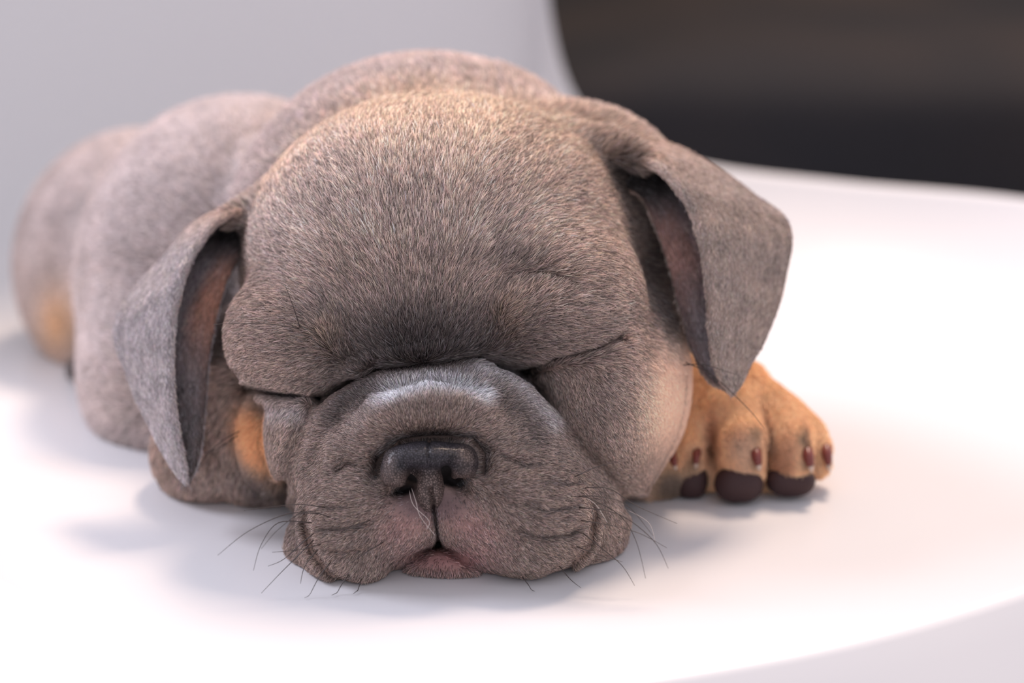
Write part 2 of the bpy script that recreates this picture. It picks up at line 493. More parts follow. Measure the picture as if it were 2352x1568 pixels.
# creases and swellings of the face: (points, amplitude, width); + carves in, - swells out
BR = [
    ([(572, 893), (640, 905), (735, 914)], 34, 9),
    ([(735, 914), (800, 884), (872, 852), (1000, 838), (1090, 826), (1205, 852)], 34, 16),
    ([(1205, 852), (1260, 826), (1330, 812), (1372, 800), (1415, 780)], 50, 11),
    ([(590, 890), (660, 895), (730, 900)], -8, 26),
    ([(1210, 853), (1262, 925), (1325, 1015), (1400, 1100), (1440, 1150)], 26, 27),
    ([(735, 915), (700, 975), (672, 1060), (655, 1120)], 26, 20),
    ([(1140, 642), (1190, 628), (1260, 632), (1330, 655)], 19, 13),
    ([(1150, 720), (1170, 680), (1230, 665)], -8, 22),
    # above nose roll
    ([(790, 1010), (850, 930), (900, 905), (990, 895), (1090, 905), (1160, 950), (1200, 1010)], 10, 20),
    # around the nose
    ([(866, 1090), (875, 1050), (925, 1010), (985, 1004), (1080, 1005), (1110, 1045), (1108, 1085)], 20, 13),
    # nostril hollows behind the nose
    ([(915, 1128), (940, 1118)], 30, 16), ([(1032, 1098), (1056, 1114)], 30, 16),
    # philtrum
    ([(988, 1130), (998, 1180), (1008, 1250)], 22, 5.5),
    # mouth opening edges
    ([(1006, 1250), (955, 1282), (905, 1318), (868, 1362)], 22, 10),
    ([(1006, 1250), (1060, 1285), (1120, 1318), (1205, 1350)], 22, 10),
    # flew edge against the jaw flesh
    ([(712, 1140), (705, 1200), (722, 1262), (760, 1312), (820, 1345)], 17, 11),
    ([(1345, 1120), (1362, 1180), (1350, 1250), (1305, 1298), (1235, 1330)], 17, 11),
    # small whisker-bed wrinkles
    ([(1165, 1205), (1230, 1232), (1300, 1228), (1350, 1200)], 17, 10),
    ([(1180, 1150), (1250, 1172), (1330, 1160)], 19, 10),
    ([(1240, 1100), (1300, 1112), (1345, 1108)], 15, 9),
    ([(1130, 1040), (1200, 1072), (1270, 1070)], 15, 11),
    ([(725, 1215), (790, 1212), (860, 1196)], 16, 9),
    ([(730, 1168), (790, 1165), (850, 1150)], 11, 9),
    ([(740, 1262), (800, 1262), (850, 1250)], 11, 9),
    ([(770, 1090), (800, 1065), (835, 1070)], 19, 11),
    # brow wrinkles
    ([(640, 855), (700, 868), (760, 862)], 8, 14),
    ([(1230, 780), (1320, 765), (1400, 735)], 8, 14),
    ([(1440, 700), (1480, 760), (1470, 860), (1490, 950)], 6, 19),
    ([(1120, 700), (1165, 655), (1230, 640)], 6, 14),
    ([(1210, 690), (1300, 680), (1380, 690)], -6, 40), ([(690, 760), (740, 770)], -7, 49), ([(690, 820), (780, 825)], -5, 35),
    ([(1240, 1135), (1290, 1140)], 15, 8), ([(1270, 1190), (1320, 1185)], 15, 8), ([(1200, 1180), (1230, 1190)], 15, 8),
    ([(1180, 1265), (1250, 1280), (1320, 1262)], 5, 12), ([(860, 880), (800, 930), (760, 1000)], 6, 16), ([(1130, 845), (1150, 870), (1210, 900)], 6, 14),
    ([(1160, 700), (1172, 740)], -14, 36), ([(735, 762), (745, 800)], -12, 34),
    ([(1290, 700), (1380, 690)], 4, 11), ([(800, 1120), (760, 1130)], 6, 12),
    # lip swell
    ([(930, 1240), (880, 1290), (850, 1330)], -10, 28), ([(1080, 1240), (1150, 1290), (1230, 1310)], -10, 30),
    ([(1115, 1560), (1700, 1560)], 0, 5),
]
def seg_dist(u, v, pts):
    best = np.full(u.shape, 1e9)
    for (a, b), (c, d) in zip(pts[:-1], pts[1:]):
        ex, ey = c - a, d - b
        t = np.clip(((u - a) * ex + (v - b) * ey) / (ex * ex + ey * ey), 0, 1)
        best = np.minimum(best, (u - a - t * ex) ** 2 + (v - b - t * ey) ** 2)
    return np.sqrt(best)

def brush(p):
    u, v, d = uvd(p)
    w = np.clip((620 - d) / 160, 0, 1)
    out = np.zeros(len(p))
    sel = (w > 0) & (u > 500) & (u < 1600) & (v > 560) & (v < 1420)
    if not sel.any(): return out
    us, vs = u[sel], v[sel]
    acc = np.zeros(len(us))
    for pts, amp, wd in BR:
        a = np.array(pts)
        m = (us > a[:, 0].min() - 3 * wd) & (us < a[:, 0].max() + 3 * wd) & (vs > a[:, 1].min() - 3 * wd) & (vs < a[:, 1].max() + 3 * wd)
        if m.any() and amp:
            r = seg_dist(us[m], vs[m], pts)
            g = amp * np.exp(-(r / wd) ** 2)
            if 4 < amp < 20:       # wrinkles fade out at both ends
                e = np.minimum(np.hypot(us[m] - pts[0][0], vs[m] - pts[0][1]), np.hypot(us[m] - pts[-1][0], vs[m] - pts[-1][1]))
                g = g * 0.85 * np.clip(e / (3.2 * wd), 0, 1) ** 0.7
            acc[m] += g
    out[sel] = acc * w[sel]
    return out

def sdf_body(p, fine=True):
    p = p.astype(np.float32)
    n = len(p)
    res = np.full(n, 400.0, dtype=np.float32)
    for pr, (lo, hi) in zip(PRIMS, BOUNDS):
        m = 180 if fine else 500
        sel = np.all((p > lo - m) & (p < hi + m), axis=1)
        idx = np.nonzero(sel)[0]
        if len(idx) == 0: continue
        res[idx] = smin(res[idx], prim(pr, p[idx]), pr[3])
    if fine:
        res = res + brush(p)
    fl = -(height(p) - 5.0)
    h = np.clip(0.5 - 0.5 * (fl - res) / 14, 0, 1)
    res = fl + (res - fl) * h + 14 * h * (1 - h)
    return res

def surface_nets(f, org, vox):
    s = f < 0
    c = [s[a:s.shape[0] - 1 + a, b:s.shape[1] - 1 + b, e:s.shape[2] - 1 + e] for a in (0, 1) for b in (0, 1) for e in (0, 1)]
    anyi = c[0].copy(); alli = c[0].copy()
    for k in c[1:]:
        anyi |= k; alli &= k
    act = anyi & ~alli
    I = np.argwhere(act)
    idx = np.full(act.shape, -1, dtype=np.int32); idx[act] = np.arange(len(I))
    corners = [(a, b, e) for a in (0, 1) for b in (0, 1) for e in (0, 1)]
    vals = [f[I[:, 0] + a, I[:, 1] + b, I[:, 2] + e] for a, b, e in corners]
    acc = np.zeros((len(I), 3)); cnt = np.zeros(len(I))
    for i in range(8):
        for j in range(i + 1, 8):
            ca, cb = np.array(corners[i]), np.array(corners[j])
            if np.abs(ca - cb).sum() != 1: continue
            x = (vals[i] < 0) != (vals[j] < 0)
            t = np.where(x, vals[i] / (vals[i] - vals[j] + 1e-12), 0)
            acc += x[:, None] * (ca + t[:, None] * (cb - ca)); cnt += x
    V = org + vox * (I + acc / cnt[:, None])
    Fs = []
    for ax in range(3):
        sl0 = [slice(1, -1)] * 3; sl1 = [slice(1, -1)] * 3
        sl0[ax] = slice(0, -1); sl1[ax] = slice(1, None)
        a = s[tuple(sl0)]; b = s[tuple(sl1)]
        ch = np.argwhere(a != b); flip = a[ch[:, 0], ch[:, 1], ch[:, 2]]
        base = ch.copy()
        for k in range(3):
            if k != ax: base[:, k] += 1
        o1, o2 = [(1, 2), (2, 0), (0, 1)][ax]
        def g(d1, d2):
            q = base.copy(); q[:, o1] -= d1; q[:, o2] -= d2
            return idx[q[:, 0], q[:, 1], q[:, 2]]
        quad = np.stack([g(0, 0), g(1, 0), g(1, 1), g(0, 1)], 1)
        quad[~flip] = quad[~flip][:, ::-1]
        Fs.append(quad)
    F = np.concatenate(Fs)
    F = F[(F >= 0).all(1)]
    return V, F

def sdf_mesh(fn, lo, hi, vox, step=5, fncoarse=None):
    lo = np.array(lo, float); hi = np.array(hi, float)
    nc = np.ceil((hi - lo) / (vox * step)).astype(int)
    cx = [lo[k] + vox * step * (np.arange(nc[k]) + 0.5) for k in range(3)]
    g = np.stack(np.meshgrid(*cx, indexing='ij'), -1).reshape(-1, 3)
    dc = (fncoarse or fn)(g)
    act = np.abs(dc) < vox * step * 1.3 + 45
    f = np.ones(nc * step, dtype=np.float32)
    inside = (dc < 0) & ~act
    D = np.where(inside, -100.0, 100.0).reshape(nc)
    f = np.repeat(np.repeat(np.repeat(D, step, 0), step, 1), step, 2).astype(np.float32)
    A = np.argwhere(act.reshape(nc))
    loc = np.stack(np.meshgrid(*[np.arange(step)] * 3, indexing='ij'), -1).reshape(-1, 3)
    CHK = 4000
    for i in range(0, len(A), CHK):
        cells = (A[i:i + CHK, None, :] * step + loc[None]).reshape(-1, 3)
        f[cells[:, 0], cells[:, 1], cells[:, 2]] = fn(lo + vox * cells)
    return surface_nets(f, lo, vox)

def grad(fn, p, e=2.0):
    g = np.stack([fn(p + np.eye(3)[k] * e) - fn(p - np.eye(3)[k] * e) for k in range(3)], 1)
    return g / (np.linalg.norm(g, axis=1)[:, None] + 1e-9)

# ------------------------------------------------------------------ coat colour, with some light and shade painted in
GREY = np.array([0.54, 0.405, 0.34]); GREYL = np.array([0.60, 0.52, 0.50]); TAN = np.array([1.0, 0.67, 0.41])
DARK = np.array([0.09, 0.074, 0.070]); WHITE = np.array([0.97, 0.96, 1.0]); PINK = np.array([0.50, 0.29, 0.28])
BROWN = np.array([0.68, 0.50, 0.38])
def blob(u, v, cu, cv, ru, rv, rot=0, p=1.0):
    c, s = math.cos(math.radians(rot)), math.sin(math.radians(rot))
    x = (u - cu) * c + (v - cv) * s; y = -(u - cu) * s + (v - cv) * c
    return np.exp(-((x / ru) ** 2 + (y / rv) ** 2) ** p)
def mixc(c, t, w):
    return c + (t - c) * w[:, None]
def vnoise(p, scale, seed=0):
    """cheap smooth value noise"""
    q = p / scale + seed * 17.3
    return (np.sin(q[:, 0] * 1.7 + 1.3 * np.sin(q[:, 1] * 1.1)) + np.sin(q[:, 1] * 2.1 + 1.7 * np.sin(q[:, 2] * 0.9 + seed)) + np.sin(q[:, 2] * 1.9 + 1.1 * np.sin(q[:, 0] * 1.6))) / 3.0

def coat(p):
    u, v, d = uvd(p)
    c = np.repeat(GREY[None], len(p), 0)
    head = np.clip((700 - d) / 150, 0, 1)
    c = mixc(c, BROWN * 1.25, 0.9 * blob(u, v, 1050, 250, 480, 190))  # crown lightened and warmed: light from above painted into the coat
    c = mixc(c, np.array([0.56, 0.45, 0.41]), 0.85 * np.clip((d - 640) / 120, 0, 1))
    c = mixc(c, GREYL, 0.8 * np.clip((d - 750) / 200, 0, 1) * np.clip((900 - u) / 300, 0, 1))  # image-left trunk paler: cool side light put into the coat colour
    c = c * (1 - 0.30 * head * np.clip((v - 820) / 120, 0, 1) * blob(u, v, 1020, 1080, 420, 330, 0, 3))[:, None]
    c = mixc(c, BROWN, head * 0.55 * blob(u, v, 1400, 500, 160, 180))
    c = mixc(c, np.array([0.78, 0.61, 0.515]), head * 0.8 * blob(u, v, 1000, 500, 430, 190, 0, 1.4))  # forehead lightened in colour to stand in for light on it
    c = mixc(c, GREYL, head * 0.3 * blob(u, v, 930, 450, 260, 140))
    c = mixc(c, DARK, head * 0.92 * blob(u, v, 985, 795, 275, 100, 0, 1.2))  # dark mask between the eyes, largely brow shade painted into the coat
    c = mixc(c, DARK, head * 0.15 * blob(u, v, 975, 700, 420, 150, 0))
    c = mixc(c, DARK, head * 0.55 * blob(u, v, 840, 900, 80, 30, -30)); c = mixc(c, DARK, head * 0.5 * blob(u, v, 1175, 845, 60, 26, 20))
    c = mixc(c, DARK, head * 0.35 * blob(u, v, 830, 850, 130, 40, -25))
    c = mixc(c, DARK, head * 0.35 * blob(u, v, 1180, 600, 140, 26, 0))
    def arc(pts, wd): return head * np.exp(-(seg_dist(u, v, pts) / wd) ** 2)
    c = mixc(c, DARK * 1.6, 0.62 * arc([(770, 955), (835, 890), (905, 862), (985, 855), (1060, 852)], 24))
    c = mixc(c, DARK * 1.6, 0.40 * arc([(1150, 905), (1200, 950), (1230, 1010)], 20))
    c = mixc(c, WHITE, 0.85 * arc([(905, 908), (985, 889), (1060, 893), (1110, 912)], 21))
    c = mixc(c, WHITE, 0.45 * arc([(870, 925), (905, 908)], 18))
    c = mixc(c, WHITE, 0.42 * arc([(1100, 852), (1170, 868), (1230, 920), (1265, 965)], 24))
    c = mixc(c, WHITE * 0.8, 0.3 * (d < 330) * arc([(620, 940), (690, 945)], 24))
    c = mixc(c, BROWN, 0.5 * head * (blob(u, v, 1165, 720, 32, 50) + blob(u, v, 745, 775, 40, 30)))
    # thin-haired pink lips, chin
    c = mixc(c, PINK, head * 0.6 * blob(u, v, 925, 1210, 62, 48, -30))
    c = mixc(c, PINK, head * 0.6 * blob(u, v, 1085, 1215, 85, 42, 28))
    c = mixc(c, PINK * 1.15, head * 1.0 * blob(u, v, 1025, 1283, 100, 32, 0, 1.5))
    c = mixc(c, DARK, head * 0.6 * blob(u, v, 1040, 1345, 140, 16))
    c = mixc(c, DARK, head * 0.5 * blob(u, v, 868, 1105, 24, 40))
    c = mixc(c, DARK * 0.2, head * blob(u, v, 930, 1124, 24, 14, -20, 2))  # nostril hollows: deep shade painted black on the muzzle
    c = mixc(c, DARK * 0.2, head * blob(u, v, 1042, 1106, 24, 15, 25, 2))
    c = mixc(c, DARK, head * 0.5 * blob(u, v, 684, 1200, 26, 60)); c = mixc(c, DARK, head * 0.5 * blob(u, v, 1378, 1150, 16, 45))  # shade of the recessed jaw flesh painted outside the flews
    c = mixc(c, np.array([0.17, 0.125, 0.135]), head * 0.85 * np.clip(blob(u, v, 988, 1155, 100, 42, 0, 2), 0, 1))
    c = c * (1 + 0.13 * vnoise(p, 55, 7) + 0.08 * vnoise(p, 22, 9))[:, None]
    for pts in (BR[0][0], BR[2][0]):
        c = mixc(c, DARK * 0.5, head * 0.9 * np.exp(-(seg_dist(u, v, pts) / 9.0) ** 2))  # closed eyes: crease shade painted along the slits
    c = mixc(c, DARK * 0.6, np.clip((d - 280) / 60, 0, 1) * (d < 1050) * 0.85 * np.exp(-(seg_dist(u, v, [(1425, 392), (1460, 470), (1482, 570), (1520, 680), (1548, 740)]) / 50) ** 4))  # partly dark fur, partly painted shade between skull and image-right ear
    c = mixc(c, DARK * 0.6, np.clip((d - 420) / 60, 0, 1) * (d < 1050) * 0.85 * np.exp(-(seg_dist(u, v, [(548, 560), (520, 680), (505, 800)]) / 40) ** 4))  # behind the image-left ear: dark fur plus painted gap shade
    c = mixc(c, np.array([0.006, 0.004, 0.004]), head * (d < 260) * np.clip(1.2 * np.exp(-((((u - 987) / 103) ** 2 + ((v - 1066) / 54) ** 2)) ** 4) + blob(u, v, 925, 1128, 30, 10, -10, 2) + blob(u, v, 1048, 1108, 28, 11, 5, 2), 0, 1))  # body behind the nose painted black so the nostril holes look dark
    c = mixc(c, DARK, 0.9 * arc([(866, 1095), (868, 1050), (905, 1008), (985, 998), (1080, 1000), (1115, 1035), (1114, 1085)], 9))  # dark skin round the nose, with crease shade painted in
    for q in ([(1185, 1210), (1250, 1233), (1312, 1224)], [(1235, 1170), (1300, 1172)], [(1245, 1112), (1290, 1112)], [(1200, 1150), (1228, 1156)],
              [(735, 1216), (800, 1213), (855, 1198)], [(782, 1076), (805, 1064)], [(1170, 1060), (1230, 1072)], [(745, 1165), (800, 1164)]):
        c = mixc(c, DARK, 0.45 * arc(q, 7))  # muzzle wrinkle shadows painted along the carved creases
    c = mixc(c, DARK * 0.5, 0.8 * arc([(990, 1135), (998, 1180), (1008, 1248)], 5))  # philtrum: groove shade painted as a dark line
    # tan points
    ck = np.clip((d - 230) / 160, 0, 1) * np.clip((1200 - d) / 150, 0, 1)
    c = mixc(c, np.array([1.0, 0.74, 0.57]), (d < 1000) * (d > 150) * blob(u, v, 1528, 915, 76, 130, 8, 1.5))
    c = mixc(c, np.array([1.0, 0.56, 0.28]), np.clip((d - 330) / 60, 0, 1) * (d < 900) * blob(u, v, 598, 1005, 50, 92, -28, 2))
    paw = np.clip((d - 520) / 60, 0, 1) * np.clip((u - 1455) / 60, 0, 1) * np.clip((v - 720) / 50, 0, 1)
    c = mixc(c, TAN, paw)
    c = mixc(c, np.array([0.30, 0.14, 0.08]), paw * 0.7 * np.clip(blob(u, v, 1636, 1010, 12, 60, -5, 1.5) + blob(u, v, 1768, 1010, 12, 70, -12, 1.5) + blob(u, v, 1855, 1020, 8, 60, -14, 1.5), 0, 1))  # shade in the gaps between the toes painted brown
    c = mixc(c, np.array([0.50, 0.22, 0.12]), paw * 0.65 * np.clip(blob(u, v, 1797, 1055, 26, 60, 12, 1.5) + blob(u, v, 1628, 1000, 13, 60, 0, 1.5), 0, 1))
    c = mixc(c, DARK, paw * 0.85 * blob(u, v, 1540, 1112, 60, 42, 0, 2))  # shade under the forearm and first toe painted dark
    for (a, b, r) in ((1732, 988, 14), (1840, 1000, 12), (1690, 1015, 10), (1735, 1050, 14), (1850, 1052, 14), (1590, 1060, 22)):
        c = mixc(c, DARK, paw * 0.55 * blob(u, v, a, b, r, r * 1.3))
    c = mixc(c, TAN * 0.8, np.clip((d - 1300) / 100, 0, 1) * blob(u, v, 145, 740, 45, 75))
    c = mixc(c, DARK, np.clip((d - 1300) / 100, 0, 1) * blob(u, v, 190, 850, 35, 28, 0, 2))
    c = mixc(c, DARK, 0.6 * (d > 400) * (d < 800) * blob(u, v, 600, 1120, 40, 50))
    return c

# ------------------------------------------------------------------ flow of the coat
FLOW = np.array([  # u, v, du, dv
    (960, 700, .05, -1), (960, 500, 0, -1), (960, 300, 0, -1), (1010, 200, .1, -1), (820, 620, -.45, -.9), (700, 620, -.9, -.5), (600, 650, -1, -.1),
    (760, 400, -.6, -.8), (1200, 400, .6, -.7), (1300, 500, 1, -.25), (1420, 600, 1, .1), (1150, 600, .6, -.8), (1200, 700, .75, -.65),
    (1300, 740, 1, -.05), (1430, 740, 1, .1), (1120, 760, .2, -1), (800, 760, -.4, -.9), (650, 800, -1, .05), (570, 840, -.9, .4), (700, 870, -.9, .3),
    (1330, 790, 1, -.1), (980, 890, .0, -1), (1150, 880, .75, -.55), (850, 930, -.7, -.6), (760, 980, -.85, -.1), (980, 965, 0, -1), (830, 1020, -.8, -.3),
    (1150, 1000, .8, -.4), (1250, 960, .9, .2), (1300, 1050, .95, .25), (1200, 1100, 1, .1), (1300, 1180, 1, .15), (1150, 1280, .7, .7), (1300, 1300, .8, .6),
    (1400, 1200, .7, .7), (800, 1100, -1, 0), (720, 1080, -.9, .3), (750, 1200, -1, .2), (850, 1310, -.5, .85), (750, 1310, -.7, .7),
    (1350, 880, .6, .8), (1400, 1000, .5, .85), (1500, 900, .75, .6), (1480, 1050, .5, .85), (640, 970, -.35, .93), (660, 1100, -.3, .95), (1030, 1330, .1, 1),
    (950, 1200, -.5, .8), (1080, 1200, .6, .8)])
def flow(p, n):
    u, v, d = uvd(p)
    W = np.zeros(len(p)); FX = np.zeros(len(p)); FY = np.zeros(len(p))
    for a, b, x, y in FLOW:
        w = 1.0 / (((u - a) ** 2 + (v - b) ** 2) + 900.0) ** 1.6
        W += w; FX += w * x; FY += w * y
    t = np.stack([FX / W, -FY / W, np.full(len(p), 0.25)], 1)
    # trunk: back and down
    back = np.array([-0.35, 0.1, 1.0])
    wt = np.clip((d - 640) / 150, 0, 1)[:, None]
    t = t * (1 - wt) + back * wt
    paw = (d > 520) & (u > 1560) & (v > 780)
    t[paw] = np.array([0.25, -0.7, -0.5])
    arm = (d > 520) & (u < 700) & (v > 900) & (d < 900)
    t[arm] = np.array([-0.3, -0.9, 0.2])
    t -= n * (t * n).sum(1)[:, None]
    return t / (np.linalg.norm(t, axis=1)[:, None] + 1e-6)

def make_fur(name, P, N, T, L, rad, colr, parent, lift=0.38, spread=0.20, npts=4, tuft=1.0):
    """P roots, N normals, T lay directions in the head-on frame -> one hair-curves object"""
    n = len(P)
    j = rng.normal(0, spread, (n, 3))
    # tufts: neighbours lean alike
    j[:, 0] += tuft * 0.16 * vnoise(P, 16, 1); j[:, 1] += tuft * 0.16 * vnoise(P, 14, 2); j[:, 2] += tuft * 0.12 * vnoise(P, 15, 3)
    T = T + j; T -= N * (T * N).sum(1)[:, None]; T /= np.linalg.norm(T, axis=1)[:, None] + 1e-6
    L = L * rng.uniform(0.65, 1.2, n)
    lf = lift * rng.uniform(0.6, 1.4, n)
    s = np.linspace(0, 1, npts)
    pos = P[:, None] - N[:, None] * 2.0 + (T * L[:, None])[:, None] * (s[None, :, None] ** 1.1) * 0.92 \
        + (N * (L * lf)[:, None])[:, None] * (s * (1.45 - 0.75 * s))[None, :, None]
    # keep clear of the seat
    h = pos[..., 1] * CT - pos[..., 2] * ST + CH
    up = np.array([0, CT, -ST])
    pos = pos + np.clip(2.0 - h, 0, None)[..., None] * up
    W = to_seat(pos) 
    hc = bpy.data.hair_curves.new(name)
    hc.add_curves([npts] * n)
    hc.position_data.foreach_set('vector', W.astype(np.float32).ravel())
    r = (rad[:, None] * np.array([1.0, 0.95, 0.7, 0.25])[None, :npts] * SC).astype(np.float32)
    ra = hc.attributes.get('radius') or hc.attributes.new('radius', 'FLOAT', 'POINT')
    ra.data.foreach_set('value', r.ravel())
    set_color_attr(hc, colr, 'CURVE')
    hc.materials.append(M_FUR)
    o = bpy.data.objects.new(name, hc)
    COL.objects.link(o)
    o.parent = parent
    if parent.parent is None: o.location = -parent.location
    tag(o, kind='stuff')
    return o

def strand_var(c, n, lo=0.42, hi=1.6, calm=0.0):
    g = rng.random(n)
    f = lo + (hi - lo) * g ** 1.4
    out = c * f[:, None]
    w = rng.random(n) < 0.14
    out[w] = out[w] * 1.1 + 0.14
    b = rng.random(n) < 0.16
    out[b] *= 0.4
    out *= 1 + rng.normal(0, 0.04, (n, 3))
    calm = np.broadcast_to(calm, (n,))[:, None]
    out = out * (1 - calm) + c * calm
    return np.clip(out, 0.004, 0.95)

def sample(V, F, n, wfun=None):
    """area-weighted points on quads/tris (split in two)"""
    if F.shape[1] == 4:
        Tn = np.concatenate([F[:, [0, 1, 2]], F[:, [0, 2, 3]]])
    else:
        Tn = F
    a, b, c = V[Tn[:, 0]], V[Tn[:, 1]], V[Tn[:, 2]]
    ar = np.linalg.norm(np.cross(b - a, c - a), axis=1)
    w = ar * (wfun((a + b + c) / 3, Tn) if wfun else 1)
    cs = np.cumsum(w); r = rng.random(n) * cs[-1]
    i = np.searchsorted(cs, r)
    r1 = np.sqrt(rng.random(n)); r2 = rng.random(n)
    w0, w1, w2 = 1 - r1, r1 * (1 - r2), r1 * r2
    return a[i] * w0[:, None] + b[i] * w1[:, None] + c[i] * w2[:, None], Tn[i], np.stack([w0, w1, w2], 1)

# ------------------------------------------------------------------ build the puppy
puppy = empty('puppy', (0, 0.05, 0))
tag(puppy, 'sleeping brown-grey bulldog puppy with drop ears lying on its chin in the white chair', 'dog')

VOX = 6.5
BV, BF = sdf_mesh(sdf_body, (-1600, -760, 5450), (1000, 900, 7950), VOX, 5, lambda p: sdf_body(p, False))
for _ in range(2):   # settle vertices on the true surface
    g = np.stack([sdf_body(BV + np.eye(3)[k] * 2) - sdf_body(BV - np.eye(3)[k] * 2) for k in range(3)], 1) / 4.0
    g2 = (g * g).sum(1)[:, None] + 1e-3
    BV = BV - np.clip(sdf_body(BV)[:, None] * g / g2, -3, 3) * 0.7
BN = g / (np.linalg.norm(g, axis=1)[:, None] + 1e-9)
print('body', len(BV), len(BF), time.time() - T0)
body = mesh_obj('body', to_seat(BV), BF, M_SKIN, puppy)
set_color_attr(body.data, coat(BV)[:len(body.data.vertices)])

# ---- fur on the body
NOSE_C = [(930, 1070, 62, 62), (1050, 1062, 62, 60), (988, 1110, 40, 50)]
def dens(c, Tn):
    u, v, d = uvd(c)
    n = BN[Tn[:, 0]]
    view = c / np.linalg.norm(c * np.array([1, 1, 1]), axis=1)[:, None]
    facing = -(n * view).sum(1)
    w = np.where(facing > -0.25, 1.0, 0.22)
    w = w * np.where(d > 900, 0.22, np.where(d > 640, 0.4, 1.0)) * np.where((d < 420) & (v > 840), 1.5, 1.0)
    w = w * np.where(height(c) < 6, 0.0, 1.0)
    for a, b, ru, rv in NOSE_C[:0] + [(987, 1066, 98, 50), (985, 1115, 62, 42)]:
        w = w * (1 - ((((u - a) / ru) ** 2 + ((v - b) / rv) ** 2) < 1) * (d < 200))
    bald = np.clip(1.3 * blob(u, v, 1025, 1285, 95, 30) + blob(u, v, 985, 1150, 80, 40) + 0.6 * blob(u, v, 930, 1215, 55, 45) + 0.6 * blob(u, v, 1080, 1215, 80, 45) + 0.5 * blob(u, v, 920, 1160, 40, 40) + 0.5 * blob(u, v, 1070, 1160, 50, 40), 0, 1) * (d < 400)
    for pts in (BR[0][0], BR[2][0]):
        w = w * (1 - 0.85 * (d < 500) * (seg_dist(u, v, pts) < 8))
    return w * (1 - 0.93 * bald)
NF = 1150000
P, TI, WB = sample(BV, BF, NF, dens)
Nn = (BN[TI] * WB[..., None]).sum(1); Nn /= np.linalg.norm(Nn, axis=1)[:, None]
u, v, d = uvd(P)
Lh = 31 + 9 * np.clip((800 - v) / 500, 0, 1)
muz = (d < 420) & (v > 840)
Lh = np.where(muz, 18.0, Lh)
Lh = Lh - 8 * blob(u, v, 1000, 1200, 150, 90) * (d < 400)
Lh = Lh + 7 * blob(u, v, 1000, 890, 160, 45) * (d < 400)
Lh = np.where(d > 640, 34, Lh)
Lh = np.where((d > 600) & (u > 1150) & (v < 420), 46, Lh)
Lh = np.where((d > 520) & (u > 1480) & (v > 850), 20, Lh)
far = np.clip((d - 620) / 400, 0, 1)
rad = np.where(muz, 0.62, 0.72) + 1.9 * far
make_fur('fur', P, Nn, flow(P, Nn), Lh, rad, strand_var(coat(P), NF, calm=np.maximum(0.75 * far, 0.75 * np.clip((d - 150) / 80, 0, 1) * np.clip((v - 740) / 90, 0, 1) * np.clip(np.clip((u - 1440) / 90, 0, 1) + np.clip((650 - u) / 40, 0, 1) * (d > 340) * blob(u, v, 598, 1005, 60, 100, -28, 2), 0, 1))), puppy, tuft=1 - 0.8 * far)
print('fur', time.time() - T0)

# ------------------------------------------------------------------ ears
EARS = {
 'left': [[(655, 520, 600), (610, 462, 700), (640, 478, 570)], [(575, 560, 620), (475, 503, 660), (520, 500, 480)],
          [(525, 640, 620), (368, 610, 610), (442, 592, 430)], [(497, 730, 600), (277, 737, 560), (407, 705, 400)],
          [(478, 835, 570), (297, 850, 520), (396, 830, 380)], [(470, 945, 520), (345, 962, 480), (402, 950, 370)],
          [(458, 1045, 450), (392, 1052, 425), (420, 1050, 375)], [(436, 1098, 405), (422, 1098, 405), (428, 1102, 395)]],
 'right': [[(1360, 420, 600), (1400, 318, 720), (1350, 345, 580)], [(1462, 445, 620), (1560, 347, 690), (1484, 376, 470)],
          [(1510, 535, 620), (1720, 448, 640), (1563, 448, 425)], [(1540, 625, 600), (1803, 522, 590), (1605, 552, 395)],
          [(1563, 718, 560), (1793, 640, 560), (1624, 680, 375)], [(1589, 803, 510), (1762, 745, 510), (1632, 780, 365)],
          [(1622, 866, 450), (1716, 835, 450), (1646, 852, 370)], [(1664, 892, 402), (1688, 892, 402), (1676, 900, 392)]],
}
def ear_sheet(rows, bulge):
    G = []
    for A, B, C in rows:
        A = (A[0], A[1], C[2] + (A[2] - C[2]) * 0.45)
        A, B, C = [np.array(head_on(*q)) for q in (A, B, C)]
        w = np.linalg.norm(B - C); wb = np.linalg.norm(A - B)
        M1 = (B + C) / 2 + np.array([0, 0.05, -1]) * w * bulge
        M2 = (A * .5 + B * .5) + np.array([0, 0, 1]) * wb * 0.06
        M3 = A * .85 + B * .15 + np.array([0, 0, 1]) * wb * 0.02
        # soft turned-back rim, front panel, fold, back panel
        G.append(catmull([C, C * .8 + M1 * .2 + np.array([0, 0, -1]) * w * 0.05, M1, B * .85 + M1 * .15, B, B * .85 + M2 * .15, M2, M3, A], 7))
    G = np.array(G)
    out = np.stack([catmull(G[:, j], 9) for j in range(G.shape[1])], 1)
    return out
